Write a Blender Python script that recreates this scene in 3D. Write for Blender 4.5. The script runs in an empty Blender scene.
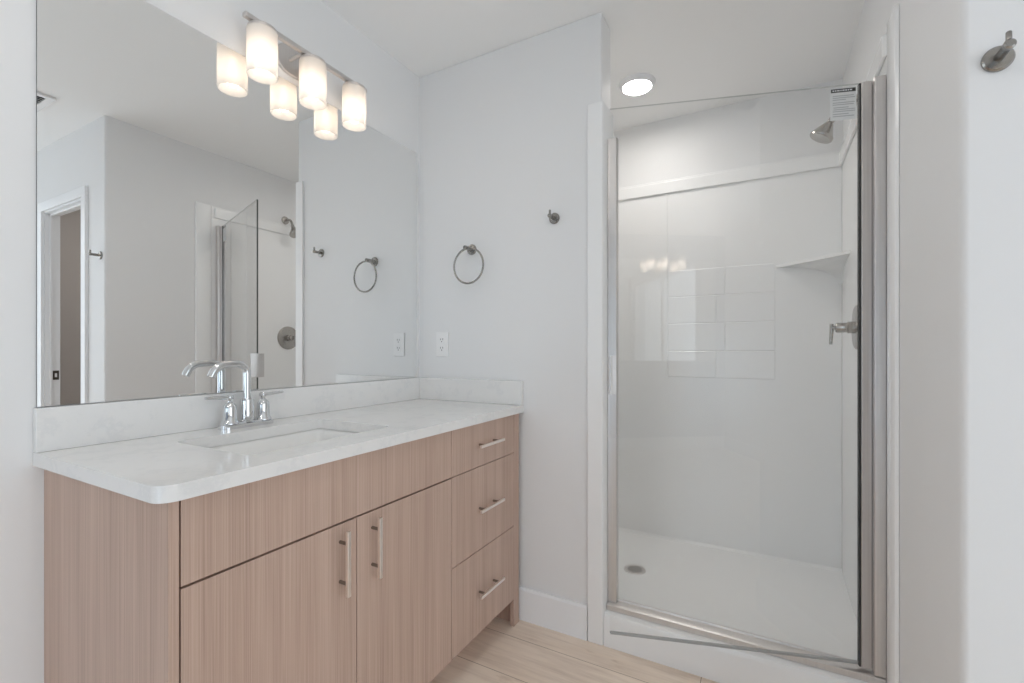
import bpy, bmesh, math, random
from mathutils import Vector, Matrix, Euler
random.seed(7)
PI = math.pi
S = bpy.context.scene
C = bpy.context.collection

# ---------------------------------------------------------------- camera, world, exposure
cam_d = bpy.data.cameras.new('camera')
cam = bpy.data.objects.new('camera', cam_d)
C.objects.link(cam)
cam.location = (0, 0, 1.134)
cam.rotation_euler = (PI / 2, 0, math.radians(28.857 - 90))
cam_d.sensor_width = 36
cam_d.lens = 463.58 / 1024 * 36
cam_d.shift_y = 7.9 / 1024
cam_d.clip_start = 0.02
S.camera = cam
S.view_settings.view_transform = 'Standard'
S.view_settings.look = 'None'
S.view_settings.gamma = 1
S.view_settings.use_curve_mapping = False
S.view_settings.exposure = 0.53
S.cycles.max_bounces = 24
S.cycles.diffuse_bounces = 16
S.cycles.glossy_bounces = 8
S.cycles.transparent_max_bounces = 24
w = bpy.data.worlds.new('daylight')
S.world = w
w.use_nodes = True
w.node_tree.nodes['Background'].inputs[0].default_value = (0.80, 0.90, 1.0, 1)
w.node_tree.nodes['Background'].inputs[1].default_value = 1.0


def area(name, loc, rot, sx, sy, power, col):
    l = bpy.data.lights.new(name, 'AREA')
    l.shape = 'RECTANGLE'
    l.size, l.size_y = sx, sy
    l.energy = power
    l.color = col
    o = bpy.data.objects.new(name, l)
    C.objects.link(o)
    o.location = loc
    o.rotation_euler = rot
    return o


# area lamps added outside the two assumed windows to fill the room
area('rear_fill_light', (-2.22, 0.62, 0.80), (0, -PI / 2, 0), 1.30, 0.95, 6.0, (0.62, 0.80, 1.0))
area('side_fill_light', (-0.15, -2.22, 1.20), (PI / 2, 0, 0), 2.25, 2.15, 13, (0.89, 0.95, 1.0))

# ---------------------------------------------------------------- materials


def mat(name, col, rough=0.5, metal=0.0, **kw):
    m = bpy.data.materials.new(name)
    m.use_nodes = True
    b = m.node_tree.nodes['Principled BSDF']
    b.inputs['Base Color'].default_value = (*col, 1)
    b.inputs['Roughness'].default_value = rough
    b.inputs['Metallic'].default_value = metal
    for k, v in kw.items():
        b.inputs[k].default_value = v
    return m


def N(m, t, **kw):
    n = m.node_tree.nodes.new(t)
    for k, v in kw.items():
        setattr(n, k, v)
    return n


def L(m, a, b):
    m.node_tree.links.new(a, b)


def bsdf(m):
    return m.node_tree.nodes['Principled BSDF']


def coords(m, scale, rot=(0, 0, 0)):
    tc = N(m, 'ShaderNodeTexCoord')
    mp = N(m, 'ShaderNodeMapping')
    mp.inputs['Scale'].default_value = scale
    mp.inputs['Rotation'].default_value = rot
    L(m, tc.outputs['Object'], mp.inputs['Vector'])
    return mp.outputs['Vector']


def ramp(m, fac, stops):
    r = N(m, 'ShaderNodeValToRGB')
    e = r.color_ramp.elements
    while len(e) < len(stops):
        e.new(0.5)
    for i, (p, c) in enumerate(stops):
        e[i].position = p
        e[i].color = (*c, 1)
    L(m, fac, r.inputs['Fac'])
    return r.outputs['Color']


def noise(m, vec, scale, detail=3, rough=0.5):
    n = N(m, 'ShaderNodeTexNoise')
    n.inputs['Scale'].default_value = scale
    n.inputs['Detail'].default_value = detail
    n.inputs['Roughness'].default_value = rough
    L(m, vec, n.inputs['Vector'])
    return n.outputs['Fac']


def bump(m, h, strength, dist=0.001):
    b = N(m, 'ShaderNodeBump')
    b.inputs['Strength'].default_value = strength
    b.inputs['Distance'].default_value = dist
    L(m, h, b.inputs['Height'])
    L(m, b.outputs['Normal'], bsdf(m).inputs['Normal'])


def paint(name, col, rough=0.55, tex=0.12):
    m = mat(name, col, rough)
    v = coords(m, (1, 1, 1))
    bump(m, noise(m, v, 140, 3), tex, 0.0008)
    return m


M_wall = paint('wall_paint', (0.790, 0.792, 0.794))
M_ceil = paint('ceiling_paint', (0.89, 0.89, 0.885), 0.7, 0.2)
M_trim = mat('white_trim_paint', (0.86, 0.87, 0.885), 0.35)
M_fillcut = paint('blue_grey_fill_cut', (0.33, 0.38, 0.44))  # tone made up for the unseen rear wall, cuts and cools the fill light
M_tan = paint('greige_paint', (0.56, 0.53, 0.51))
M_acryl = mat('white_fiberglass', (0.875, 0.878, 0.876), 0.22)
M_ceram = mat('white_ceramic', (0.86, 0.855, 0.84), 0.08)
M_plast = mat('white_plastic', (0.87, 0.87, 0.87), 0.25)
M_dark = mat('dark_slot', (0.03, 0.028, 0.026), 0.6)
M_chrome = mat('chrome', (0.74, 0.75, 0.76), 0.06, 1.0)
M_nick = mat('brushed_nickel', (0.56, 0.52, 0.495), 0.38, 1.0)
M_nickm = mat('satin_nickel', (0.45, 0.43, 0.405), 0.25, 1.0)
M_nickd = mat('satin_nickel_dark', (0.33, 0.315, 0.295), 0.25, 1.0)  # nickel darkened for the dark reflections on ring and hooks
M_nickl = mat('satin_nickel_light', (0.93, 0.87, 0.82), 0.28, 1.0)
M_bronze = mat('dark_bronze', (0.10, 0.085, 0.075), 0.4, 1.0)
M_mirror = mat('mirror_silver', (0.90, 0.905, 0.90), 0.0, 1.0)
M_medge = mat('mirror_edge', (0.10, 0.105, 0.10), 0.3)
M_seal_gap = mat('black_seal_gap', (0.02, 0.02, 0.02), 0.5)
M_sweep = mat('grey_vinyl', (0.36, 0.37, 0.37), 0.35)
M_paper = mat('label_paper', (0.72, 0.735, 0.735), 0.5)
M_ink = mat('label_black', (0.03, 0.03, 0.03), 0.5)
M_ink2 = mat('label_grey', (0.44, 0.45, 0.46), 0.5)

# brushed streaks on nickel
for m_ in (M_nick,):
    v_ = coords(m_, (300, 300, 4))
    f_ = noise(m_, v_, 1.0, 2)
    L(m_, ramp(m_, f_, [(0.3, (0.66, 0.635, 0.62)), (0.7, (0.71, 0.685, 0.67))]), bsdf(m_).inputs['Base Color'])

# quartz: white with faint grey veins and specks
M_quartz = mat('white_quartz', (0.82, 0.815, 0.80), 0.09)
v_ = coords(M_quartz, (1, 1, 1))
n1 = noise(M_quartz, v_, 14, 6, 0.68)
c_ = ramp(M_quartz, n1, [(0.0, (0.80, 0.795, 0.785)), (0.52, (0.80, 0.795, 0.785)), (0.60, (0.755, 0.755, 0.752)),
                         (0.66, (0.80, 0.795, 0.785)), (1.0, (0.82, 0.815, 0.805))])
L(M_quartz, c_, bsdf(M_quartz).inputs['Base Color'])


def wood(name, dark, mid, light, rough=0.45):
    m = mat(name, mid, rough)
    tc = N(m, 'ShaderNodeTexCoord')
    mp = N(m, 'ShaderNodeMapping')
    mp.inputs['Scale'].default_value = (420, 420, 2.2)
    L(m, tc.outputs['Object'], mp.inputs['Vector'])
    mp2 = N(m, 'ShaderNodeMapping')
    mp2.inputs['Scale'].default_value = (22, 22, 0.6)
    L(m, tc.outputs['Object'], mp2.inputs['Vector'])
    a = noise(m, mp.outputs['Vector'], 1.0, 2, 0.6)
    b = noise(m, mp2.outputs['Vector'], 1.0, 3, 0.6)
    mx = N(m, 'ShaderNodeMath', operation='MULTIPLY_ADD')
    mx.inputs[1].default_value = 0.55
    L(m, a, mx.inputs[0])
    sc = N(m, 'ShaderNodeMath', operation='MULTIPLY')
    sc.inputs[1].default_value = 0.45
    L(m, b, sc.inputs[0])
    L(m, sc.outputs[0], mx.inputs[2])
    col = ramp(m, mx.outputs[0], [(0.34, dark), (0.5, mid), (0.66, light)])
    L(m, col, bsdf(m).inputs['Base Color'])
    bump(m, a, 0.15, 0.0005)
    return m


M_wood = wood('textured_oak_laminate', (0.395, 0.272, 0.212), (0.51, 0.363, 0.292), (0.585, 0.432, 0.357))

# floor planks run along y
M_floor = mat('light_oak_planks', (0.6, 0.5, 0.4), 0.4)
tc = N(M_floor, 'ShaderNodeTexCoord')
mp = N(M_floor, 'ShaderNodeMapping')
mp.inputs['Rotation'].default_value = (0, 0, PI / 2)
mp.inputs['Location'].default_value = (1.40, -0.012, 0)
L(M_floor, tc.outputs['Object'], mp.inputs['Vector'])
br = N(M_floor, 'ShaderNodeTexBrick')
br.offset = 0.2
br.inputs['Scale'].default_value = 1.0
br.inputs['Brick Width'].default_value = 1.5
br.inputs['Row Height'].default_value = 0.199
br.inputs['Mortar Size'].default_value = 0.0013
br.inputs['Mortar Smooth'].default_value = 0.2
br.inputs['Color1'].default_value = (0.84, 0.715, 0.60, 1)
br.inputs['Color2'].default_value = (0.90, 0.79, 0.675, 1)
br.inputs['Mortar'].default_value = (0.36, 0.27, 0.20, 1)
L(M_floor, mp.outputs['Vector'], br.inputs['Vector'])
v_ = coords(M_floor, (38, 2.6, 1))
g_ = ramp(M_floor, noise(M_floor, v_, 1.0, 5, 0.65), [(0.30, (0.82, 0.79, 0.77)), (0.54, (1, 1, 1)), (0.8, (1.06, 1.06, 1.05))])
v_ = coords(M_floor, (7, 2.2, 1))
k_ = ramp(M_floor, noise(M_floor, v_, 1.6, 4, 0.55), [(0.24, (0.55, 0.47, 0.41)), (0.36, (0.94, 0.925, 0.91)), (0.6, (1, 1, 1))])
m1 = N(M_floor, 'ShaderNodeMixRGB', blend_type='MULTIPLY')
m1.inputs[0].default_value = 1
L(M_floor, br.outputs['Color'], m1.inputs[1])
L(M_floor, g_, m1.inputs[2])
m2 = N(M_floor, 'ShaderNodeMixRGB', blend_type='MULTIPLY')
m2.inputs[0].default_value = 1
L(M_floor, m1.outputs[0], m2.inputs[1])
L(M_floor, k_, m2.inputs[2])
L(M_floor, m2.outputs[0], bsdf(M_floor).inputs['Base Color'])


def clear_glass(name, tint, gain=1.8):
    m = bpy.data.materials.new(name)
    m.use_nodes = True
    nt = m.node_tree
    nt.nodes.clear()
    out = N(m, 'ShaderNodeOutputMaterial')
    tr = N(m, 'ShaderNodeBsdfTransparent')
    tr.inputs[0].default_value = (*tint, 1)
    gl = N(m, 'ShaderNodeBsdfGlossy')
    gl.inputs['Roughness'].default_value = 0.0
    fr = N(m, 'ShaderNodeFresnel')
    fr.inputs['IOR'].default_value = 1.5
    ge = N(m, 'ShaderNodeNewGeometry')
    inv = N(m, 'ShaderNodeMath', operation='SUBTRACT')
    inv.inputs[0].default_value = gain
    mg = N(m, 'ShaderNodeMath', operation='MULTIPLY')
    mg.inputs[1].default_value = gain
    L(m, ge.outputs['Backfacing'], mg.inputs[0])
    L(m, mg.outputs[0], inv.inputs[1])
    mu = N(m, 'ShaderNodeMath', operation='MULTIPLY', use_clamp=True)
    L(m, fr.outputs[0], mu.inputs[0])
    L(m, inv.outputs[0], mu.inputs[1])
    mix = N(m, 'ShaderNodeMixShader')
    L(m, mu.outputs[0], mix.inputs[0])
    L(m, tr.outputs[0], mix.inputs[1])
    L(m, gl.outputs[0], mix.inputs[2])
    L(m, mix.outputs[0], out.inputs['Surface'])
    return m


M_glass = clear_glass('clear_door_glass', (0.995, 0.997, 0.995))


M_gtop = mat('light_glass_edge', (0.55, 0.57, 0.56), 0.3)
M_gedge = mat('dark_glass_edge', (0.10, 0.11, 0.105), 0.2)


def emit(name, col, strength):
    m = mat(name, col, 0.4)
    bsdf(m).inputs['Emission Color'].default_value = (*col, 1)
    bsdf(m).inputs['Emission Strength'].default_value = strength
    return m


M_bulb = emit('lit_bulb', (1.0, 0.85, 0.72), 3.7)
M_bulb2 = emit('lit_bulb_bright', (1.0, 0.88, 0.76), 24)
M_lens = emit('lit_lens', (1.0, 0.955, 0.91), 56)

# frosted lamp glass: thin translucent white
M_frost = bpy.data.materials.new('frosted_glass')
M_frost.use_nodes = True
M_frost.node_tree.nodes.clear()
o_ = N(M_frost, 'ShaderNodeOutputMaterial')
t_ = N(M_frost, 'ShaderNodeBsdfTranslucent')
t_.inputs[0].default_value = (0.95, 0.93, 0.90, 1)
d_ = N(M_frost, 'ShaderNodeBsdfDiffuse')
d_.inputs[0].default_value = (0.92, 0.91, 0.89, 1)
x_ = N(M_frost, 'ShaderNodeBsdfTransparent')
x_.inputs[0].default_value = (1, 1, 1, 1)
a_ = N(M_frost, 'ShaderNodeMixShader')
a_.inputs[0].default_value = 0.5
L(M_frost, t_.outputs[0], a_.inputs[1])
L(M_frost, d_.outputs[0], a_.inputs[2])
b_ = N(M_frost, 'ShaderNodeMixShader')
b_.inputs[0].default_value = 0.22
L(M_frost, a_.outputs[0], b_.inputs[1])
L(M_frost, x_.outputs[0], b_.inputs[2])
L(M_frost, b_.outputs[0], o_.inputs['Surface'])

# ---------------------------------------------------------------- mesh helpers


def box(bm, x0, x1, y0, y1, z0, z1, mi=0):
    vs = [bm.verts.new((x, y, z)) for z in (z0, z1) for y in (y0, y1) for x in (x0, x1)]
    for f in ((0, 2, 3, 1), (4, 5, 7, 6), (0, 1, 5, 4), (2, 6, 7, 3), (0, 4, 6, 2), (1, 3, 7, 5)):
        bm.faces.new([vs[i] for i in f]).material_index = mi
    return vs


def prism(bm, pts, z0, z1, axis=2, mi=0):
    """extrude a polygon (2-D points) along an axis"""
    def P(a, b, c):
        return {2: (a, b, c), 1: (a, c, b), 0: (c, a, b)}[axis]
    lo = [bm.verts.new(P(a, b, z0)) for a, b in pts]
    hi = [bm.verts.new(P(a, b, z1)) for a, b in pts]
    n = len(pts)
    fs = [bm.faces.new(lo[::-1]), bm.faces.new(hi)]
    for i in range(n):
        fs.append(bm.faces.new((lo[i], lo[(i + 1) % n], hi[(i + 1) % n], hi[i])))
    for f in fs:
        f.material_index = mi


def rrect(x0, x1, y0, y1, r, n=6):
    if not isinstance(r, (list, tuple)):
        r = [r] * 4
    pts = []
    for (cx, cy, a0, rr) in ((x1, y1, 0, r[0]), (x0, y1, 90, r[1]), (x0, y0, 180, r[2]), (x1, y0, 270, r[3])):
        sx = -1 if cx == x1 else 1
        sy = -1 if cy == y1 else 1
        if rr <= 0:
            pts.append((cx, cy))
            continue
        for i in range(n + 1):
            a = math.radians(a0 + 90 * i / n)
            pts.append((cx + sx * rr + rr * math.cos(a), cy + sy * rr + rr * math.sin(a)))
    return pts


def frame_axes(d):
    d = Vector(d).normalized()
    up = Vector((0, 0, 1)) if abs(d.z) < 0.9 else Vector((1, 0, 0))
    a = d.cross(up).normalized()
    return a, d.cross(a).normalized()


def loft(bm, rings, close=True, caps=True, mi=0):
    R = [[bm.verts.new(p) for p in r] for r in rings]
    n = len(R[0])
    for i in range(len(R) - 1):
        for j in range(n if close else n - 1):
            bm.faces.new((R[i][j], R[i][(j + 1) % n], R[i + 1][(j + 1) % n], R[i + 1][j])).material_index = mi
    if caps:
        bm.faces.new(R[0][::-1]).material_index = mi
        bm.faces.new(R[-1]).material_index = mi


def lathe(bm, prof, origin=(0, 0, 0), axis=(0, 0, 1), n=32, caps=True, mi=0):
    """prof: (radius, height) along axis"""
    a, b = frame_axes(axis)
    ax = Vector(axis).normalized()
    o = Vector(origin)
    rings = []
    for r, h in prof:
        rings.append([o + ax * h + a * (r * math.cos(2 * PI * k / n)) + b * (r * math.sin(2 * PI * k / n)) for k in range(n)])
    loft(bm, rings, True, caps, mi)


def tube(bm, path, r, n=14, mi=0):
    path = [Vector(p) for p in path]
    rings = []
    a = None
    for i, p in enumerate(path):
        d = (path[min(i + 1, len(path) - 1)] - path[max(i - 1, 0)]).normalized()
        if a is None:
            a, _ = frame_axes(d)
        a = (a - d * a.dot(d)).normalized()
        b = d.cross(a)
        rr = r[i] if isinstance(r, (list, tuple)) else r
        rings.append([p + a * (rr * math.cos(2 * PI * k / n)) + b * (rr * math.sin(2 * PI * k / n)) for k in range(n)])
    loft(bm, rings, True, True, mi)


def torus(bm, c, nrm, R, r, n=56, k=12):
    a, b = frame_axes(nrm)
    nn = Vector(nrm).normalized()
    c = Vector(c)
    rings = []
    for i in range(n):
        t = 2 * PI * i / n
        e = a * math.cos(t) + b * math.sin(t)
        rings.append([c + e * (R + r * math.cos(2 * PI * j / k)) + nn * (r * math.sin(2 * PI * j / k)) for j in range(k)])
    V = [[bm.verts.new(p) for p in q] for q in rings]
    for i in range(n):
        for j in range(k):
            bm.faces.new((V[i][j], V[(i + 1) % n][j], V[(i + 1) % n][(j + 1) % k], V[i][(j + 1) % k]))


def plate_hole(bm, outer, inner, z0, z1, P=lambda x, y, z: (x, y, z), mi=0):
    def side(z):
        o = [bm.verts.new(P(x, y, z)) for x, y in outer]
        i = [bm.verts.new(P(x, y, z)) for x, y in inner]
        es = [bm.edges.new((q[k], q[(k + 1) % len(q)])) for q in (o, i) for k in range(len(q))]
        bmesh.ops.triangle_fill(bm, use_beauty=True, edges=es)
        return o, i
    o0, i0 = side(z0)
    o1, i1 = side(z1)
    for a, b in ((o0, o1), (i0, i1)):
        for k in range(len(a)):
            bm.faces.new((a[k], a[(k + 1) % len(a)], b[(k + 1) % len(a)], b[k]))
    for f in bm.faces:
        f.material_index = mi


def arc(c, r, a0, a1, n, plane='xz'):
    out = []
    for i in range(n + 1):
        a = math.radians(a0 + (a1 - a0) * i / n)
        if plane == 'xz':
            out.append((c[0] + r * math.cos(a), c[1], c[2] + r * math.sin(a)))
        elif plane == 'yz':
            out.append((c[0], c[1] + r * math.cos(a), c[2] + r * math.sin(a)))
        else:
            out.append((c[0] + r * math.cos(a), c[1] + r * math.sin(a), c[2]))
    return out


def obj(name, bm, mats, parent=None, bevel=0.0, smooth=True, seg=2, world=False):
    """link a bmesh as ONE mesh object; world=True: coordinates are world ones under a moved parent"""
    bmesh.ops.recalc_face_normals(bm, faces=bm.faces)
    me = bpy.data.meshes.new(name)
    bm.to_mesh(me)
    bm.free()
    for m in (mats if isinstance(mats, (list, tuple)) else [mats]):
        me.materials.append(m)
    o = bpy.data.objects.new(name, me)
    C.objects.link(o)
    if parent:
        o.parent = parent
        if world:
            p = parent
            while p.type != 'EMPTY' and p.parent:
                p = p.parent
            if p is parent:
                o.matrix_parent_inverse = (Matrix.Translation(p.location) @ p.rotation_euler.to_matrix().to_4x4()).inverted()
    if smooth:
        for p in me.polygons:
            p.use_smooth = True
        me.set_sharp_from_angle(angle=math.radians(38))
    if bevel:
        b = o.modifiers.new('bevel', 'BEVEL')
        b.width = bevel
        b.segments = seg
        b.limit_method = 'ANGLE'
        b.angle_limit = math.radians(40)
        b.harden_normals = True
    return o


def tag(o, label=None, cat=None, group=None, kind=None):
    if label:
        o['label'] = label
    if cat:
        o['category'] = cat
    if group:
        o['group'] = group
    if kind:
        o['kind'] = kind
    return o


def thing(name, label, cat, loc=(0, 0, 0), rz=0.0, group=None):
    o = bpy.data.objects.new(name, None)
    o.empty_display_size = 0.1
    C.objects.link(o)
    o.location = loc
    o.rotation_euler = (0, 0, rz)
    return tag(o, label, cat, group)


def dup(root, loc, rz, label, group=None):
    r = root.copy()
    C.objects.link(r)
    r.location = loc
    r.rotation_euler = (0, 0, rz)
    r['label'] = label
    for ch in list(root.children):
        c = ch.copy()
        C.objects.link(c)
        c.parent = r
        for g in ch.children:
            d = g.copy()
            C.objects.link(d)
            d.parent = c
    return r


def struct(name, bm, m, label, cat, bevel=0.0, smooth=False):
    return tag(obj(name, bm, m, None, bevel, smooth), label, cat, None, 'structure')


def B():
    return bmesh.new()


# ---------------------------------------------------------------- room shell
H = 2.438
XW = 1.732      # wall beside the vanity
YM = 1.461      # wall behind the mirror
YR = -0.318     # right wall, running on into the shower
XC = 1.165      # outside corner of the right wall
XB = 2.72       # back of the shower alcove
X0, Y0 = -2.0, -2.0
T = 0.12

b = B(); box(b, X0 - T, XB + T, Y0 - T, YM + T, -0.08, 0.0)
struct('floor', b, M_floor, 'light oak plank floor in front of the vanity', 'floor')
b = B(); box(b, X0 - T, XB + T, Y0 - T, YM + T, H, H + 0.08)
struct('ceiling', b, M_ceil, 'flat light grey ceiling running on over the shower', 'ceiling')
b = B(); box(b, X0 - T, XW, YM, YM + T, 0, H)
struct('wall_left', b, M_wall, 'pale grey wall behind the vanity mirror', 'wall')
b = B(); box(b, XW, XW + T, 0.56, YM + T, 0, H)
struct('wall_far', b, M_wall, 'pale grey wall with towel ring at the right end of the vanity', 'wall', 0.006)
b = B(); box(b, XB, XB + T, YR - T, YM + T, 0, H)
struct('wall_back', b, M_wall, 'pale wall above the shower surround', 'wall')
b = B(); box(b, XC + 0.05, XB, YR - T, YR, 0, H)
struct('wall_right', b, M_wall, 'pale grey wall to the right of the shower opening', 'wall')
b = B(); box(b, XW + T, XB, 1.235, 1.235 + T, 0, H)
struct('wall_inner', b, M_wall, 'wall closing the left end of the shower', 'wall')
# wall facing the camera right of the corner, with a doorway
DY0, DY1, DH = -1.190, -0.580, 2.028
XD = XC + 0.075
b = B()
prism(b, [(XC, DY1), (XC + 0.05, DY1), (XC + 0.05, YR)] + [(XC + 0.012 - 0.012 * math.sin(math.radians(a)), YR - 0.012 + 0.012 * math.cos(math.radians(a))) for a in (0, 15, 30, 45, 60, 75, 90)], 0, H)
box(b, XC + 0.05, XD, DY1, YR - T, 0, H)
box(b, XC, XD, Y0, DY0, 0, H)
box(b, XC, XD, DY0, DY1, DH, H)
bmesh.ops.remove_doubles(b, verts=b.verts, dist=1e-5)
struct('wall_front', b, M_wall, 'pale grey wall with robe hook and doorway round the corner from the shower', 'wall', smooth=True)
VX0, VX1, VZ0, VZ1 = -1.30, 1.00, 0.10, 2.30
b = B()
box(b, X0 - T, VX0, Y0 - T, Y0, 0, H); box(b, VX1, XB + T, Y0 - T, Y0, 0, H)
box(b, VX0, VX1, Y0 - T, Y0, 0, VZ0); box(b, VX0, VX1, Y0 - T, Y0, VZ1, H)
struct('wall_side', b, M_wall, 'pale grey wall across the room from the mirror', 'wall')
# unseen rear wall with the added window opening
WY0, WY1, WZ0, WZ1 = 0.12, 1.12, 0.14, 1.50
b = B()
box(b, X0 - T, X0, WY1, YM, 0, H); box(b, X0 - T, X0, Y0, WY0, 0, H)
box(b, X0 - T, X0, WY0, WY1, 0, WZ0); box(b, X0 - T, X0, WY0, WY1, WZ1, H)
struct('wall_rear', b, M_fillcut, 'unseen rear wall with added window, toned blue grey to cut fill light', 'wall')


def window(name, label, P, a0, a1, z0, z1, loc):
    """P maps (along the wall, depth outward from the wall face, z) to a point"""
    win = tag(thing(name, label, 'window', loc), kind='structure')

    def bx(b, u0, u1, d0, d1, za, zb):
        p, q = P(u0, d0, za), P(u1, d1, zb)
        box(b, min(p[0], q[0]), max(p[0], q[0]), min(p[1], q[1]), max(p[1], q[1]), za, zb)
    b = B()
    plate_hole(b, [(a0, z0), (a1, z0), (a1, z1), (a0, z1)], [(a0 + .05, z0 + .05), (a1 - .05, z0 + .05), (a1 - .05, z1 - .05), (a0 + .05, z1 - .05)],
               0.03, 0.09, lambda x, y, z: P(x, z, y))
    obj('window_frame', b, M_trim, win, 0.003, world=True)
    am = (a0 + a1) / 2
    b = B(); bx(b, am - 0.03, am + 0.03, 0.045, 0.075, z0 + .05, z1 - .05)
    obj('mullion', b, M_trim, win, 0.003, world=True)
    for u0, u1 in ((a0 + .05, am - .03), (am + .03, a1 - .05)):
        b = B(); bx(b, u0, u1, 0.057, 0.063, z0 + .05, z1 - .05)
        obj('pane', b, M_glass, win, smooth=False, world=True)


window('added_window_1', 'added unseen window on the rear wall, lets in cool light', lambda u, d, z: (X0 - d, u, z), WY0, WY1, WZ0, WZ1, (X0, (WY0 + WY1) / 2, WZ0))  # window assumed behind the camera, added for its light
window('added_window_2', 'added unseen window across from the mirror, lets in fill light', lambda u, d, z: (u, Y0 - d, z), VX0, VX1, VZ0, VZ1, ((VX0 + VX1) / 2, Y0, VZ0))  # window added out of view to light the vanity front
# small room behind the doorway
b = B()
box(b, 2.30, 2.38, Y0, YR - T, 0, H)
struct('wall_closet', b, M_tan, 'greige wall seen through the doorway', 'wall')

b = B(); box(b, XD, 2.30, Y0 - 0.0, Y0 + 0.02, 0, H)
struct('wall_nook', b, M_tan, 'greige side wall of the small room behind the doorway', 'wall')
# baseboards


def baseboard(name, pts, label):
    """pts: two corner points on the wall plane, thickness grows to the left of the direction"""
    (xa, ya), (xb_, yb_) = pts
    d = Vector((xb_ - xa, yb_ - ya, 0)); ln = d.length; d.normalize()
    nrm = Vector((-d.y, d.x, 0))
    prof = [(0, 0), (0.013, 0), (0.013, 0.125), (0.009, 0.135), (0, 0.135)]
    b = B()
    rings = []
    for s in (0, ln):
        rings.append([Vector((xa, ya, 0)) + d * s + nrm * t + Vector((0, 0, z)) for t, z in prof])
    loft(b, rings)
    return struct(name, b, M_trim, label, 'baseboard')


baseboard('baseboard_far', ((XW, 0.615), (XW, 1.445)), 'white baseboard between the vanity and the shower')
baseboard('baseboard_left', ((0.40, YM), (X0, YM)), 'white baseboard left of the vanity')
baseboard('baseboard_right', ((XC, YR), (1.625, YR)), 'white baseboard right of the shower')
baseboard('baseboard_front', ((XC, -0.555), (XC, YR)), 'white baseboard beside the doorway')
baseboard('baseboard_side', ((X0, Y0), (XC, Y0)), 'white baseboard across the room')
baseboard('baseboard_rear', ((X0, YM), (X0, Y0)), 'white baseboard under the added window')

# doorway (seen in the mirror)
door = tag(thing('door_1', 'white cased doorway seen in the left side of the mirror', 'doorway', (XC, (DY0 + DY1) / 2, 0)), kind='structure')
for sgn, y in ((1, DY1), (-1, DY0)):
    y0, y1 = (y - 0.006, y + 0.051) if sgn > 0 else (y - 0.051, y + 0.006)
    b = B(); box(b, XC - 0.016, XC, y0, y1, 0, DH - 0.006)
    obj('side_casing', b, M_trim, door, 0.003, world=True)
    b = B()
    ya, yb = (y - 0.016, y) if sgn > 0 else (y, y + 0.016)
    box(b, XC, XD, ya, yb, 0, DH - 0.016)
    yc, yd = (y - 0.028, y - 0.016) if sgn > 0 else (y + 0.016, y + 0.028)
    box(b, XC + 0.022, XC + 0.034, yc, yd, 0, DH - 0.016)
    obj('side_jamb', b, M_trim, door, 0.0015, world=True)
b = B(); box(b, XC - 0.016, XC, DY0 - 0.051, DY1 + 0.051, DH - 0.006, DH + 0.051)
obj('head_casing', b, M_trim, door, 0.003, world=True)
b = B(); box(b, XC, XD, DY0, DY1, DH - 0.016, DH); box(b, XC + 0.022, XC + 0.034, DY0 + .016, DY1 - .016, DH - 0.028, DH - .016)
obj('head_jamb', b, M_trim, door, 0.0015, world=True)
b = B(); plate_hole(b, [(XC + .038, .935), (XC + .068, .935), (XC + .068, .995), (XC + .038, .995)],
                    [(XC + .047, .952), (XC + .059, .952), (XC + .059, .978), (XC + .047, .978)], DY0 + 0.016, DY0 + 0.018, lambda x, y, z: (x, z, y))
o = obj('strike_plate', b, M_bronze, door, world=True); o['label'] = 'dark strike plate on the door jamb'

# ---------------------------------------------------------------- vanity cabinet
YF = 0.907       # face of doors and drawers
van = thing('vanity_cabinet', 'brown oak laminate vanity with two doors and three drawers under the white countertop', 'vanity', (1.06, 1.18, 0))


def vp(name, x0, x1, y0, y1, z0, z1, m=M_wood, bevel=0.0007, parent=van):
    b = B(); box(b, x0, x1, y0, y1, z0, z1)
    return obj(name, b, m, parent, bevel, world=True)


vp('side_panel', 0.415, 0.432, YF, YM - 0.001, 0, 0.869)
# right-hand panel with a toe-kick notch closed by the stile
vp('side_panel', 1.689, 1.706, YF + 0.019, YM - 0.001, 0, 0.869)
vp('filler_stile', 1.6635, 1.706, YF, YF + 0.018, 0, 0.869)
vp('bottom_panel', 0.433, 1.688, YF + 0.022, YM - 0.002, 0.114, 0.130)
vp('back_panel', 0.433, 1.688, YM - 0.012, YM - 0.002, 0.130, 0.869)
vp('divider_panel', 1.2275, 1.2435, YF + 0.022, YM - 0.013, 0.131, 0.869)
vp('toe_kick', 0.433, 1.662, YF + 0.100, YF + 0.115, 0, 0.113)
vp('false_front', 0.4350, 1.2340, YF, YF + 0.018, 0.7142, 0.8685)


def handle(parent, c, vertical, ln=0.157):
    b = B()
    h = ln / 2
    r = 0.0050
    if vertical:
        box(b, c[0] - r, c[0] + r, YF - 0.034, YF - 0.025, c[2] - h, c[2] + h)
        for s in (-1, 1):
            lathe(b, [(0.0042, 0), (0.0042, 0.0255)], (c[0], YF, c[2] + s * 0.048), (0, -1, 0), 12, True, 1)
    else:
        box(b, c[0] - h, c[0] + h, YF - 0.034, YF - 0.025, c[2] - r, c[2] + r)
        for s in (-1, 1):
            lathe(b, [(0.0042, 0), (0.0042, 0.0255)], (c[0] + s * 0.048, YF, c[2]), (0, -1, 0), 12, True, 1)
    o = obj('handle', b, [M_nickl, M_nickd], parent, 0.0015)
    o['label'] = 'satin nickel bar handle'
    return o


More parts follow.
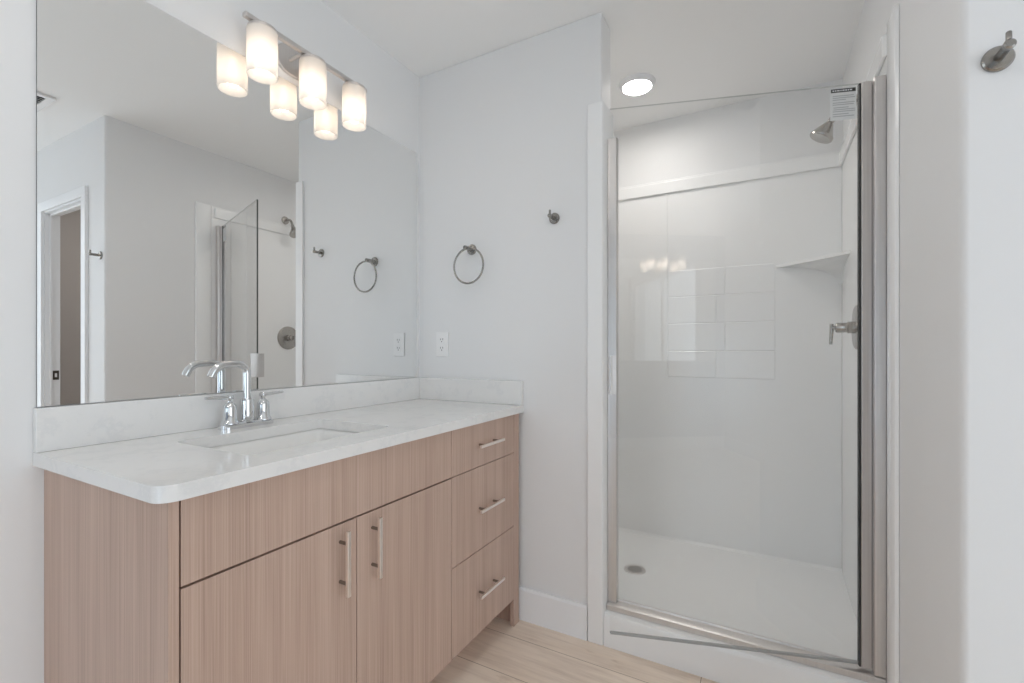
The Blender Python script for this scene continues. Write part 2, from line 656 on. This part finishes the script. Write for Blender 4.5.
for x0, x1, hx in ((0.4350, 0.8335, 0.782), (0.8362, 1.2340, 0.886)):
    d = vp('door', x0, x1, YF, YF + 0.018, 0.114, 0.7095)
    handle(d, (hx, 0, 0.620), True)
for z0, z1 in ((0.7138, 0.8685), (0.4138, 0.7112), (0.114, 0.4112)):
    d = vp('drawer', 1.2365, 1.6612, YF, YF + 0.018, z0, z1)
    handle(d, (1.450, 0, (z0 + z1) / 2 + 0.001), False, 0.163)

# ---------------------------------------------------------------- countertop
top = thing('countertop', 'white quartz countertop with low backsplash on the wood vanity', 'countertop', (1.06, 1.18, 0.87))
SX0, SX1, SY0, SY1 = 0.614, 1.052, 0.998, 1.312
b = B()
plate_hole(b, rrect(0.396, XW - 0.001, 0.896, YM - 0.001, [0, 0, 0.032, 0.002], 8), rrect(SX0, SX1, SY0, SY1, 0.020, 8), 0.8705, 0.9005)
obj('slab', b, M_quartz, top, 0.0025, world=True, seg=3)
b = B(); box(b, 0.396, XW - 0.021, YM - 0.021, YM - 0.001, 0.9007, 1.001)
obj('backsplash', b, M_quartz, top, 0.0015, world=True)
b = B(); box(b, XW - 0.0205, XW - 0.001, 0.898, YM - 0.001, 0.9007, 1.001)
obj('side_splash', b, M_quartz, top, 0.0015, world=True)

# ---------------------------------------------------------------- sink
sink = thing('sink', 'white rectangular undermount sink set in the countertop', 'sink', ((SX0 + SX1) / 2, (SY0 + SY1) / 2, 0.75))
b = B()


def ring(dx, r, z):
    return [(x, y, z) for x, y in rrect(SX0 + dx, SX1 - dx, SY0 + dx, SY1 - dx, r, 6)]


inner = [ring(-0.006, 0.032, 0.8695), ring(0.000, 0.030, 0.862), ring(0.006, 0.03, 0.80), ring(0.012, 0.035, 0.765), ring(0.028, 0.04, 0.745),
         ring(0.06, 0.03, 0.738), ring(0.145, 0.012, 0.734)]
outer = [ring(0.145, 0.012, 0.722), ring(0.06, 0.03, 0.724), ring(0.022, 0.04, 0.733), ring(0.000, 0.035, 0.765), ring(-0.006, 0.035, 0.85), ring(-0.025, 0.04, 0.852),
         ring(-0.025, 0.04, 0.8695)]
R = inner + outer
loft(b, [list(map(Vector, r)) for r in R], True, False)
bmesh.ops.holes_fill(b, edges=[e for e in b.edges if e.is_boundary][:0])
# close rim top and bowl bottom
bm_v = list(b.verts)
n_ = len(R[0])
b.verts.ensure_lookup_table()
first = b.verts[0:n_]; last = b.verts[(len(R) - 1) * n_:len(R) * n_]
for j in range(n_):
    b.faces.new((last[j], last[(j + 1) % n_], first[(j + 1) % n_], first[j]))
obj('bowl', b, M_ceram, sink, world=True)
b = B(); lathe(b, [(0.0, 0.0), (0.022, 0.0), (0.03, 0.003), (0.031, 0.0055), (0.024, 0.0055), (0.022, 0.004), (0.017, 0.004), (0.012, 0.010), (0.0, 0.011)],
               ((SX0 + SX1) / 2, (SY0 + SY1) / 2, 0.7345), (0, 0, 1), 24, False)
obj('drain', b, M_chrome, sink, world=True)

# ---------------------------------------------------------------- faucet
FX, FY, FZ = 0.846, 1.387, 0.9008
fau = thing('faucet', 'chrome two handle faucet with arched spout behind the sink', 'faucet', (FX, FY, FZ))
b = B()
for (r0, z0), (r1, z1) in (((0.0, 0.0), (0.0, 0.012)), ((0.004, 0.012), (0.008, 0.017))):
    lo = [(x, y, z0) for x, y in rrect(-0.082 + r0, 0.082 - r0, -0.0235 + r0, 0.0235 - r0, 0.023 - r0, 10)]
    hi = [(x, y, z1) for x, y in rrect(-0.082 + r1, 0.082 - r1, -0.0235 + r1, 0.0235 - r1, 0.023 - r1, 10)]
    loft(b, [list(map(Vector, lo)), list(map(Vector, hi))])
obj('base_plate', b, M_chrome, fau)
b = B()
lathe(b, [(0.0225, 0.014), (0.0225, 0.019), (0.0195, 0.021), (0.0195, 0.078), (0.0185, 0.082), (0.012, 0.085), (0.012, 0.088)], (0, 0, 0), (0, 0, 1), 28)
R1 = 0.031
path = [(0, 0, 0.08), (0, 0, 0.12)] + arc((-R1, 0, 0.190 - R1), R1, 0, 90, 10) + [(-0.045, 0, 0.190)]
path += arc((-0.060, 0, 0.147), 0.043, 90, 152, 10)[1:]
e_ = path[-1]
path += [(e_[0] - 0.006, 0, e_[2] - 0.013)]
tube(b, path, 0.0108, 18)
obj('spout', b, M_chrome, fau)
for s in (-1, 1):
    b = B()
    x = s * 0.0515
    lathe(b, [(0.024, 0.014), (0.023, 0.020), (0.0185, 0.026), (0.0178, 0.060), (0.0165, 0.068), (0.010, 0.076), (0.0065, 0.079), (0.0065, 0.084), (0.008, 0.088), (0.008, 0.096), (0.006, 0.099)],
          (x, 0, 0), (0, 0, 1), 24)
    h = obj('handle', b, M_chrome, fau)
    b = B()
    tube(b, [(x - s * 0.010, 0, 0.092), (x + s * 0.02, 0, 0.0925), (x + s * 0.068, 0, 0.095)], [0.0058, 0.0056, 0.0042], 14)
    obj('lever', b, M_chrome, h)

# ---------------------------------------------------------------- mirror
b = B()
box(b, 0.402, 1.704, YM - 0.006, YM - 0.0005, 1.003, 2.064, 1)
fr_ = [f for f in b.faces if f.calc_center_median().y < YM - 0.0055]
bmesh.ops.inset_individual(b, faces=fr_, thickness=0.0026)  # dark border painted on the face for the gap and reflected edge line
fr_[0].material_index = 0
mir = obj('vanity_mirror', b, [M_mirror, M_medge], smooth=False)
tag(mir, 'large frameless mirror on the wall above the vanity backsplash', 'mirror')

# ---------------------------------------------------------------- vanity light
LX, LY, LZ = 1.071, 1.376, 2.140
RLY = -1.255
vl = thing('vanity_light', 'brushed nickel bar light with three frosted glass shades above the mirror', 'wall light', (LX, YM, LZ), 0, 'three shade bar lights')
dy = LY - YM
b = B()
prism(b, rrect(-0.085, 0.085, -0.052, 0.050, 0.050, 12), -0.014, -0.001, axis=1)
obj('backplate', b, M_nick, vl, 0.002)
for s in (-1, 1):
    b = B(); tube(b, [(s * 0.035, -0.012, -0.004), (s * 0.035, dy, 0.0)], 0.006, 12)
    obj('arm', b, M_nick, vl)
b = B()
box(b, -0.242, 0.242, dy - 0.009, dy + 0.009, -0.006, 0.010)
obj('bar', b, M_nick, vl, 0.004, seg=3)
for i in range(3):
    x = (i - 1) * 0.183
    b = B()
    r0, r1, z0, z1 = 0.0440, 0.0405, -0.158, -0.018
    prof = [(0.020, z1 - 0.004), (r1, z1 - 0.004), (r1, z0 + 0.002), (r1 + 0.0015, z0), (r0 - 0.001, z0), (r0, z0 + 0.002), (r0, z1 - 0.003), (r0 - 0.003, z1), (0.020, z1)]
    lathe(b, prof + [prof[0]], (x, dy, 0), (0, 0, 1), 40, False)
    bmesh.ops.remove_doubles(b, verts=b.verts, dist=1e-6)
    sh = obj('shade', b, M_frost, vl)
    sh['label'] = 'frosted white glass cylinder shade'
    b = B()
    lathe(b, [(0.0, -0.060), (0.017, -0.060), (0.019, -0.020), (0.019, -0.0185), (0.041, -0.0175), (0.041, -0.0095), (0.012, -0.008), (0.010, -0.004), (0.0, -0.004)], (x, dy, 0), (0, 0, 1), 28, False)
    obj('socket_cap', b, M_nick, sh)
    b = B()
    prof = [(0.0105, -0.060), (0.0110, -0.080)]
    for k in range(11):
        a = math.radians(150 - 150 * k / 10)
        prof.append((max(0.023 * math.sin(a), 0.0001), -0.122 + 0.023 * math.cos(PI - a)))
    lathe(b, prof, (x, dy, 0), (0, 0, 1), 24, True)
    bl = obj('bulb', b, M_bulb, sh)
    bl['label'] = 'lit warm white bulb'

# the same light and mirror on the rear wall: they show as six small lights in the shower glass
rl = dup(vl, (X0 + 0.0065, RLY, LZ + 0.045), PI / 2, 'three shade bar light on the rear wall, reflected small in the shower door glass', 'three shade bar lights')
for c in rl.children:
    for g in c.children:
        if g.name.startswith('bulb'):
            g.data = g.data.copy()
            g.data.materials[0] = M_bulb2
b = B()
box(b, X0 + 0.0005, X0 + 0.006, RLY - 0.62, RLY + 0.62, 1.003, 2.16)
for f in b.faces:
    f.material_index = 0 if f.calc_center_median().x > X0 + 0.0055 else 1
tag(obj('rear_mirror', b, [M_mirror, M_medge], smooth=False), 'frameless mirror on the rear wall under the second bar light', 'mirror')

# ---------------------------------------------------------------- recessed ceiling light
cl = thing('recessed_light', 'round lit recessed ceiling light above the shower', 'ceiling light', (2.288, 0.56, H), 0, 'round recessed ceiling lights')
b = B()
lathe(b, [(0.0665, -0.010), (0.0675, -0.020), (0.071, -0.022), (0.076, -0.020), (0.087, -0.004), (0.087, 0.0), (0.066, 0.0), (0.0665, -0.010)], (0, 0, 0), (0, 0, 1), 48, False)
obj('trim_ring', b, M_trim, cl)
b = B()
lathe(b, [(0.0, -0.0195), (0.05, -0.0190), (0.0662, -0.0165), (0.0662, -0.0120), (0.0, -0.0120)], (0, 0, 0), (0, 0, 1), 40, False)
bl = obj('lens', b, M_lens, cl)
bl['label'] = 'glowing warm lens'

# unseen copies of the shower light, added to brighten the rooms
for lc, ll in (((-1.35, 0.35, H), 'added unseen recessed light behind the camera, brightens the room'),
               ((0.42, 0.52, H), 'added unseen recessed light just in front of the camera, brightens the room'),
               ((1.78, -1.15, H), 'added unseen recessed light, brightens the small room behind the doorway')):
    dup(cl, lc, 0, ll)

# ---------------------------------------------------------------- ceiling vent (in the mirror)
cv = thing('ceiling_vent', 'white slatted ceiling vent at the left edge of the mirror', 'vent', (0.82, -0.46, H))
b = B()
plate_hole(b, rrect(-0.145, 0.145, -0.14, 0.14, 0.004, 2), [(-0.115, -0.11), (0.115, -0.11), (0.115, 0.11), (-0.115, 0.11)], -0.012, -0.001)
obj('frame', b, M_plast, cv, 0.002)
for k in range(9):
    b = B()
    y = -0.098 + k * 0.0245
    prism(b, [(y, -0.002), (y + 0.012, -0.011), (y + 0.0145, -0.011), (y + 0.0025, -0.002)], -0.1145, 0.1145, axis=0)
    obj('slat', b, M_plast, cv)
b = B(); box(b, -0.115, 0.115, -0.11, 0.11, -0.0018, -0.001)
obj('dark_inside', b, M_dark, cv)  # dark sheet standing in for the shaded inside of the vent

# ---------------------------------------------------------------- towel ring and hooks
tr = thing('towel_ring', 'brushed nickel towel ring on the wall above the outlet', 'towel ring', (XW, 1.158, 1.580))
b = B(); lathe(b, [(0.0235, 0.0005), (0.0235, 0.006), (0.021, 0.009), (0.012, 0.010), (0.0, 0.010)], (0, 0, 0), (-1, 0, 0), 28, False)
obj('wall_plate', b, M_nickd, tr)
b = B(); lathe(b, [(0.011, 0.008), (0.009, 0.012), (0.009, 0.052), (0.0085, 0.060), (0.006, 0.063)], (0, 0, 0), (-1, 0, 0), 20)
obj('post', b, M_nickd, tr)
b = B(); torus(b, (-0.052, -0.015, -0.0810), (1, 0, 0), 0.0765, 0.0042)
obj('ring', b, M_nickd, tr)


def robe_hook(label, loc, rz):
    t = thing('robe_hook', label, 'hook', loc, rz, 'robe hooks on the walls')
    b = B(); lathe(b, [(0.0225, 0.0005), (0.0225, 0.005), (0.020, 0.008), (0.010, 0.009), (0.0, 0.009)], (0, 0, 0), (-1, 0, 0), 28, False)
    obj('wall_plate', b, M_nickd, t)
    b = B(); lathe(b, [(0.0085, 0.007), (0.0075, 0.012), (0.0075, 0.040), (0.0085, 0.044), (0.0085, 0.052), (0.006, 0.0545)], (0, 0, 0), (-1, 0, 0), 20)
    obj('post', b, M_nickd, t)
    b = B(); tube(b, [(-0.047, 0, 0.004), (-0.047, 0, 0.022), (-0.047, 0, 0.0235)], [0.0042, 0.0042, 0.003], 14)
    obj('peg', b, M_nickd, t)
    return t


hk = robe_hook('brushed nickel robe hook on the wall between towel ring and shower', (XW, 0.757, 1.665), 0)
dup(hk, (XC, -0.366, 1.661), 0, 'brushed nickel robe hook on the right wall, nearest the camera')

# ---------------------------------------------------------------- outlet
ol = thing('wall_outlet', 'white duplex outlet on the wall above the side splash', 'outlet', (XW, 1.322, 1.158))
b = B(); prism(b, rrect(-0.035, 0.035, -0.057, 0.057, 0.004, 3), -0.006, -0.0005, axis=0)
obj('cover_plate', b, M_plast, ol, 0.002)
for s in (-1, 1):
    b = B(); prism(b, rrect(-0.0165, 0.0165, s * 0.0195 - 0.014, s * 0.0195 + 0.014, 0.006, 4), -0.0078, -0.0055, axis=0)
    r = obj('receptacle', b, M_plast, ol, 0.0006)
    b = B()
    box(b, -0.0081, -0.0076, -0.0075, -0.0050, s * 0.0195 - 0.001, s * 0.0195 + 0.008)
    box(b, -0.0081, -0.0076, 0.0050, 0.0075, s * 0.0195 - 0.001, s * 0.0195 + 0.007)
    lathe(b, [(0.0026, 0), (0.0026, 0.0005)], (-0.0076, 0, s * 0.0195 - 0.0075), (-1, 0, 0), 10)
    obj('slots', b, M_dark, r)
b = B(); lathe(b, [(0.003, 0.0055), (0.003, 0.0068), (0.0015, 0.0074)], (0, 0, 0), (-1, 0, 0), 12)
obj('screw', b, M_plast, ol)

# ---------------------------------------------------------------- shower surround
sur = thing('shower_surround', 'white fiberglass shower unit with curb, tile panel and corner shelf', 'shower', (2.2, 0.4, 0))
XS = 2.70       # face of back panel
YS = -0.312     # face of right panel
YL = 1.22       # face of left panel
ZT, ZR = 2.085, 2.008
# pan with curb
b = B()
prism(b, [(1.722, 0), (1.846, 0), (1.846, 0.10), (1.838, 0.118), (1.825, 0.125), (1.745, 0.125), (1.730, 0.120), (1.7225, 0.104)], YS, 0.5475, axis=1)
prism(b, [(1.846, 0.0), (2.699, 0.0), (2.699, 0.085), (2.690, 0.072), (2.665, 0.066), (2.288, 0.052), (1.872, 0.062), (1.852, 0.070), (1.846, 0.082)], YS, YL - 0.001, axis=1)
obj('pan', b, M_acryl, sur, world=True)
# back panel with moulded subway tile field
b = B()
box(b, XS, XB - 0.001, YS + 0.001, YL, 0.066, ZR)
TY0, TY1 = -0.035, 0.490
zs = [0.980, 1.126, 1.277, 1.425, 1.572]
tl = 0.305
for r in range(len(zs) - 1):
    y = TY1 - (0.0 if r % 2 else 0.05)
    edges = [TY1]
    yy = 0.197 if r % 2 else 0.240
    yy += 0.305
    while yy > TY1 - 0.02:
        yy -= 0.305
    while yy > TY0 + 0.03:
        edges.append(yy)
        yy -= 0.305
    edges.append(TY0)
    for k in range(len(edges) - 1):
        ya, yb = edges[k + 1] + 0.002, edges[k] - 0.002
        za, zb = zs[r] + 0.002, zs[r + 1] - 0.002
        lo = [(XS, ya - .0015, za - .0015), (XS, yb + .0015, za - .0015), (XS, yb + .0015, zb + .0015), (XS, ya - .0015, zb + .0015)]
        hi = [(XS - .0022, ya + .0015, za + .0015), (XS - .0022, yb - .0015, za + .0015), (XS - .0022, yb - .0015, zb - .0015), (XS - .0022, ya + .0015, zb - .0015)]
        V = [b.verts.new(p) for p in lo + hi]
        b.faces.new(V[4:])
        for i in range(4):
            b.faces.new((V[i], V[(i + 1) % 4], V[4 + (i + 1) % 4], V[4 + i]))
# flat column to the left of the tiles, standing a little proud
box(b, XS - 0.006, XS, 0.492, 0.505, 0.98, ZR - 0.001)
obj('back_panel', b, M_acryl, sur, 0.0, smooth=False, world=True)
# right panel
b = B(); box(b, 1.725, XS + 0.02, YR + 0.001, YS, 0.0, ZR)
obj('side_panel', b, M_acryl, sur, 0.002, world=True)
b = B(); box(b, 1.853, XS + 0.0, YL, 1.234, 0.0, ZR)
obj('side_panel', b, M_acryl, sur, 0.002, world=True)
b = B(); box(b, 1.853, 1.861, 0.548, YL - 0.001, 0.086, ZR)
obj('return_panel', b, M_acryl, sur, 0.002, world=True)
# rim along the top of the panels
b = B()
RW = 0.012
prism(b, [(1.862, YL), (XS, YL), (XS, YS), (1.725, YS), (1.725, YR + 0.001), (XB - 0.001, YR + 0.001), (XB - 0.001, 1.234), (1.862, 1.234)][::-1], ZR, ZT)
obj('top_rim', b, M_acryl, sur, 0.003, world=True)
b = B()
prism(b, [(XS, YL), (XS - RW, YL - RW), (XS - RW, YS + RW), (1.75, YS + RW), (1.74, YS), (XS, YS)], ZR, ZT - 0.012)
obj('rim_lip', b, M_acryl, sur, 0.004, world=True)
# front flanges
b = B()
prism(b, [(1.718, 0.612), (1.732 - .0005, 0.612), (1.7315, 0.5595), (1.853, 0.5595), (1.853, 0.5485), (1.728, 0.5485), (1.718, 0.5545)], 0, ZT)
obj('front_flange', b, M_acryl, sur, 0.003, world=True)
b = B()
prism(b, [(1.628, YR + 0.0005), (1.632, YR + 0.010), (1.645, YR + 0.013), (1.712, YR + 0.013), (1.722, YR + 0.010), (1.7245, YR + 0.0005)], 0, ZT)
obj('front_flange', b, M_acryl, sur, 0.002, world=True)
# corner shelf
b = B()
pts = [(XS + 0.0, YS), (2.438, YS)]
for k in range(9):
    t = k / 8
    # slightly concave front edge from right panel to back panel
    p0, p1, p2 = Vector((2.438, YS)), Vector((2.58, -0.170)), Vector((XS, -0.036))
    q = p0 * (1 - t) ** 2 + p1 * 2 * t * (1 - t) + p2 * t * t
    if 0 < k:
        pts.append((q.x, q.y))
cx, cy = XS, YS
rings = [[Vector((x, y, 1.560)) for x, y in pts]]
for k in range(9):
    t = k / 8
    q = 1 - 0.95 * math.sin(t * PI / 2) ** 0.8
    rings.append([Vector((cx + (x - cx) * q, cy + (y - cy) * q, 1.546 - 0.10 * t ** 1.6)) for x, y in pts])
loft(b, rings)
obj('corner_shelf', b, M_acryl, sur, 0.003, world=True)

# ---------------------------------------------------------------- shower drain
dr = thing('shower_drain', 'round metal drain in the white shower floor', 'drain', (2.285, 0.570, 0.0525))
b = B(); lathe(b, [(0.036, 0.0), (0.036, 0.003), (0.040, 0.0045), (0.050, 0.004), (0.0525, 0.001), (0.0525, 0.0), (0.036, 0.0)], (0, 0, 0), (0, 0, 1), 40, False)
obj('drain_ring', b, M_nick, dr)
b = B(); lathe(b, [(0.0, 0.003), (0.0365, 0.003), (0.0365, 0.0), (0.0, 0.0)], (0, 0, 0), (0, 0, 1), 32, False)
for rr, nn in ((0.0, 1), (0.011, 6), (0.021, 11), (0.030, 16)):
    for k in range(nn):
        a = 2 * PI * k / nn
        lathe(b, [(0.0036, 0.0030), (0.0036, 0.0034)], (rr * math.cos(a), rr * math.sin(a), 0), (0, 0, 1), 8, True, 1)
obj('grate', b, [M_nick, M_dark], dr)

# ---------------------------------------------------------------- shower head and valve
sh = thing('showerhead', 'nickel cone shower head high on the right shower wall', 'shower head', (2.265, YR, 2.119))
b = B(); lathe(b, [(0.030, 0.0005), (0.029, 0.006), (0.018, 0.012), (0.010, 0.013)], (0, 0, 0), (0, 1, 0), 28)
obj('wall_flange', b, M_nickm, sh)
b = B()
tube(b, [(0, 0.008, 0), (0, 0.03, 0)] + arc((0, 0.035, -0.05), 0.05, 85, 25, 7, 'yz') + [(0, 0.094, -0.064)], 0.0085, 14)
obj('arm', b, M_nickm, sh)
ax = Vector((0, 0.50, -0.87))
b = B(); lathe(b, [(0.0, -0.010), (0.012, -0.010), (0.013, 0.004), (0.011, 0.008), (0.016, 0.014), (0.040, 0.058), (0.044, 0.062), (0.044, 0.071), (0.041, 0.075), (0.0, 0.074)], (0, 0.092, -0.060), ax, 32, False)
obj('spray_cone', b, M_nickm, sh)

va = thing('shower_valve', 'nickel shower valve with round plate and lever on the right shower wall', 'shower valve', (2.285, YS, 1.222))
b = B(); lathe(b, [(0.088, 0.0005), (0.088, 0.003), (0.080, 0.007), (0.040, 0.010), (0.0, 0.010)], (0, 0, 0), (0, 1, 0), 48, False)
obj('escutcheon', b, M_nickm, va)
b = B(); lathe(b, [(0.024, 0.009), (0.024, 0.030), (0.020, 0.032), (0.020, 0.066), (0.017, 0.070), (0.008, 0.071), (0.007, 0.082)], (0, 0, 0), (0, 1, 0), 28)
obj('valve_body', b, M_nickm, va)
b = B(); tube(b, [(0, 0.083, 0.016), (0, 0.083, -0.01), (0, 0.086, -0.068)], [0.0065, 0.007, 0.0055], 14)
obj('lever', b, M_nickm, va)

# ---------------------------------------------------------------- shower door frame (fixed) and hinged door
fr = thing('shower_door_frame', 'brushed nickel side channels and bottom track fixed around the shower opening', 'door frame', (1.78, 0.12, 0.125))
ZJ = 1.956
b = B()
prism(b, [(1.768, 0.5475), (1.768, 0.514), (1.774, 0.511), (1.792, 0.511), (1.792, 0.518), (1.776, 0.518), (1.776, 0.540), (1.800, 0.540), (1.800, 0.5475)], 0.1505, ZJ)
obj('side_channel', b, M_nick, fr, 0.001, world=True)
b = B()
prism(b, [(1.752, YS + 0.0015), (1.752, -0.2845), (1.756, -0.2815), (1.794, -0.2815), (1.794, YS + 0.0015)], 0.1505, ZJ)
obj('side_channel', b, M_nick, fr, 0.001, world=True)
b = B()
prism(b, [(1.750, 0.1255), (1.800, 0.1255), (1.800, 0.156), (1.793, 0.156), (1.790, 0.150), (1.757, 0.149), (1.750, 0.145)], YS + 0.0015, 0.547, axis=1)
obj('bottom_track', b, M_nick, fr, 0.001, world=True)

hx, hy = 1.772, -0.2595
ang = math.atan2(0.471 - hy, 1.546 - hx)
GL = math.hypot(0.471 - hy, 1.546 - hx)
sd = thing('shower_door', 'frameless clear glass shower door standing slightly open', 'shower door', (hx, hy, 0.16), ang)
# local x runs along the glass, local y across it, z from the hinge foot
b = B(); box(b, 0.010, GL, -0.004, 0.004, 0.010, 1.793)
for f in b.faces:
    c_ = f.calc_center_median()
    if abs(c_.y) < 0.003:
        f.material_index = 2 if c_.z > 1.7 else 1  # lighter tone on the top edge, darker on the others
gp = obj('glass_panel', b, [M_glass, M_gedge, M_gtop], sd, smooth=False)
b = B(); box(b, -0.0165, 0.011, -0.012, 0.012, 0.0, ZJ - 0.163)
st = obj('hinge_stile', b, M_nick, sd, 0.0015)
b = B(); box(b, 0.0112, 0.0142, -0.0065, 0.0065, 0.0, ZJ - 0.165)
obj('hinge_seal_gap', b, M_seal_gap, sd)
b = B(); box(b, -0.0185, -0.0166, -0.0085, 0.0085, 0.002, ZJ - 0.168)  # black strip put in as the dark gap between stile and channel
obj('hinge_seal_gap', b, M_seal_gap, sd)
b = B(); prism(b, [(-0.0048, 0.007), (-0.0048, 0.0125), (0.0048, 0.0125), (0.0048, 0.007), (0.002, 0.004), (-0.002, 0.004)], 0.018, GL - 0.002, axis=0)
obj('bottom_sweep', b, M_sweep, sd, 0.0)
# clip-on pull handle round the free edge
b = B()
z0, z1 = 0.822, 0.952
prism(b, [(GL - 0.022, -0.0045), (GL - 0.022, -0.008), (GL - 0.008, -0.010), (GL - 0.004, -0.034), (GL + 0.002, -0.034), (GL + 0.006, -0.010),
          (GL + 0.006, 0.010), (GL + 0.002, 0.034), (GL - 0.004, 0.034), (GL - 0.008, 0.010), (GL - 0.022, 0.008), (GL - 0.022, 0.0045),
          (GL + 0.0005, 0.0045), (GL + 0.0005, -0.0045)], z0, z1)
ph = obj('pull_handle', b, M_nick, sd, 0.001)
# instruction label on the glass next to the hinge
b = B()
lx0, lx1, lz0, lz1 = 0.022, 0.094, 1.684, 1.784
YO = 0.0043
box(b, lx0, lx1, 0.0041, YO + 0.0002, lz0, lz1, 0)
box(b, lx0 + 0.002, lx1 - 0.002, YO + 0.0002, YO + 0.0005, lz1 - 0.014, lz1 - 0.003, 1)
x = lx1 - 0.006
while x > lx0 + 0.012:
    wd = random.uniform(0.003, 0.009)
    box(b, x - wd, x, YO + 0.0005, YO + 0.0007, lz1 - 0.0105, lz1 - 0.0065, 0)
    x -= wd + 0.002
for k, (z, a, c) in enumerate([(1.759, .05, .9), (1.753, .05, .95), (1.747, .05, .6), (1.738, .05, .93), (1.732, .05, .9), (1.723, .08, .7), (1.717, .08, .95),
                               (1.711, .05, .95), (1.703, .05, .7), (1.696, .05, .92)]):
    wl = lx1 - lx0
    box(b, lx1 - wl * c, lx1 - wl * a - 0.003, YO + 0.0002, YO + 0.0005, z - 0.0013, z + 0.0013, 2)
lb = obj('instruction_label', b, [M_paper, M_ink, M_ink2], sd, smooth=False)
lb['label'] = 'white paper label with black header'
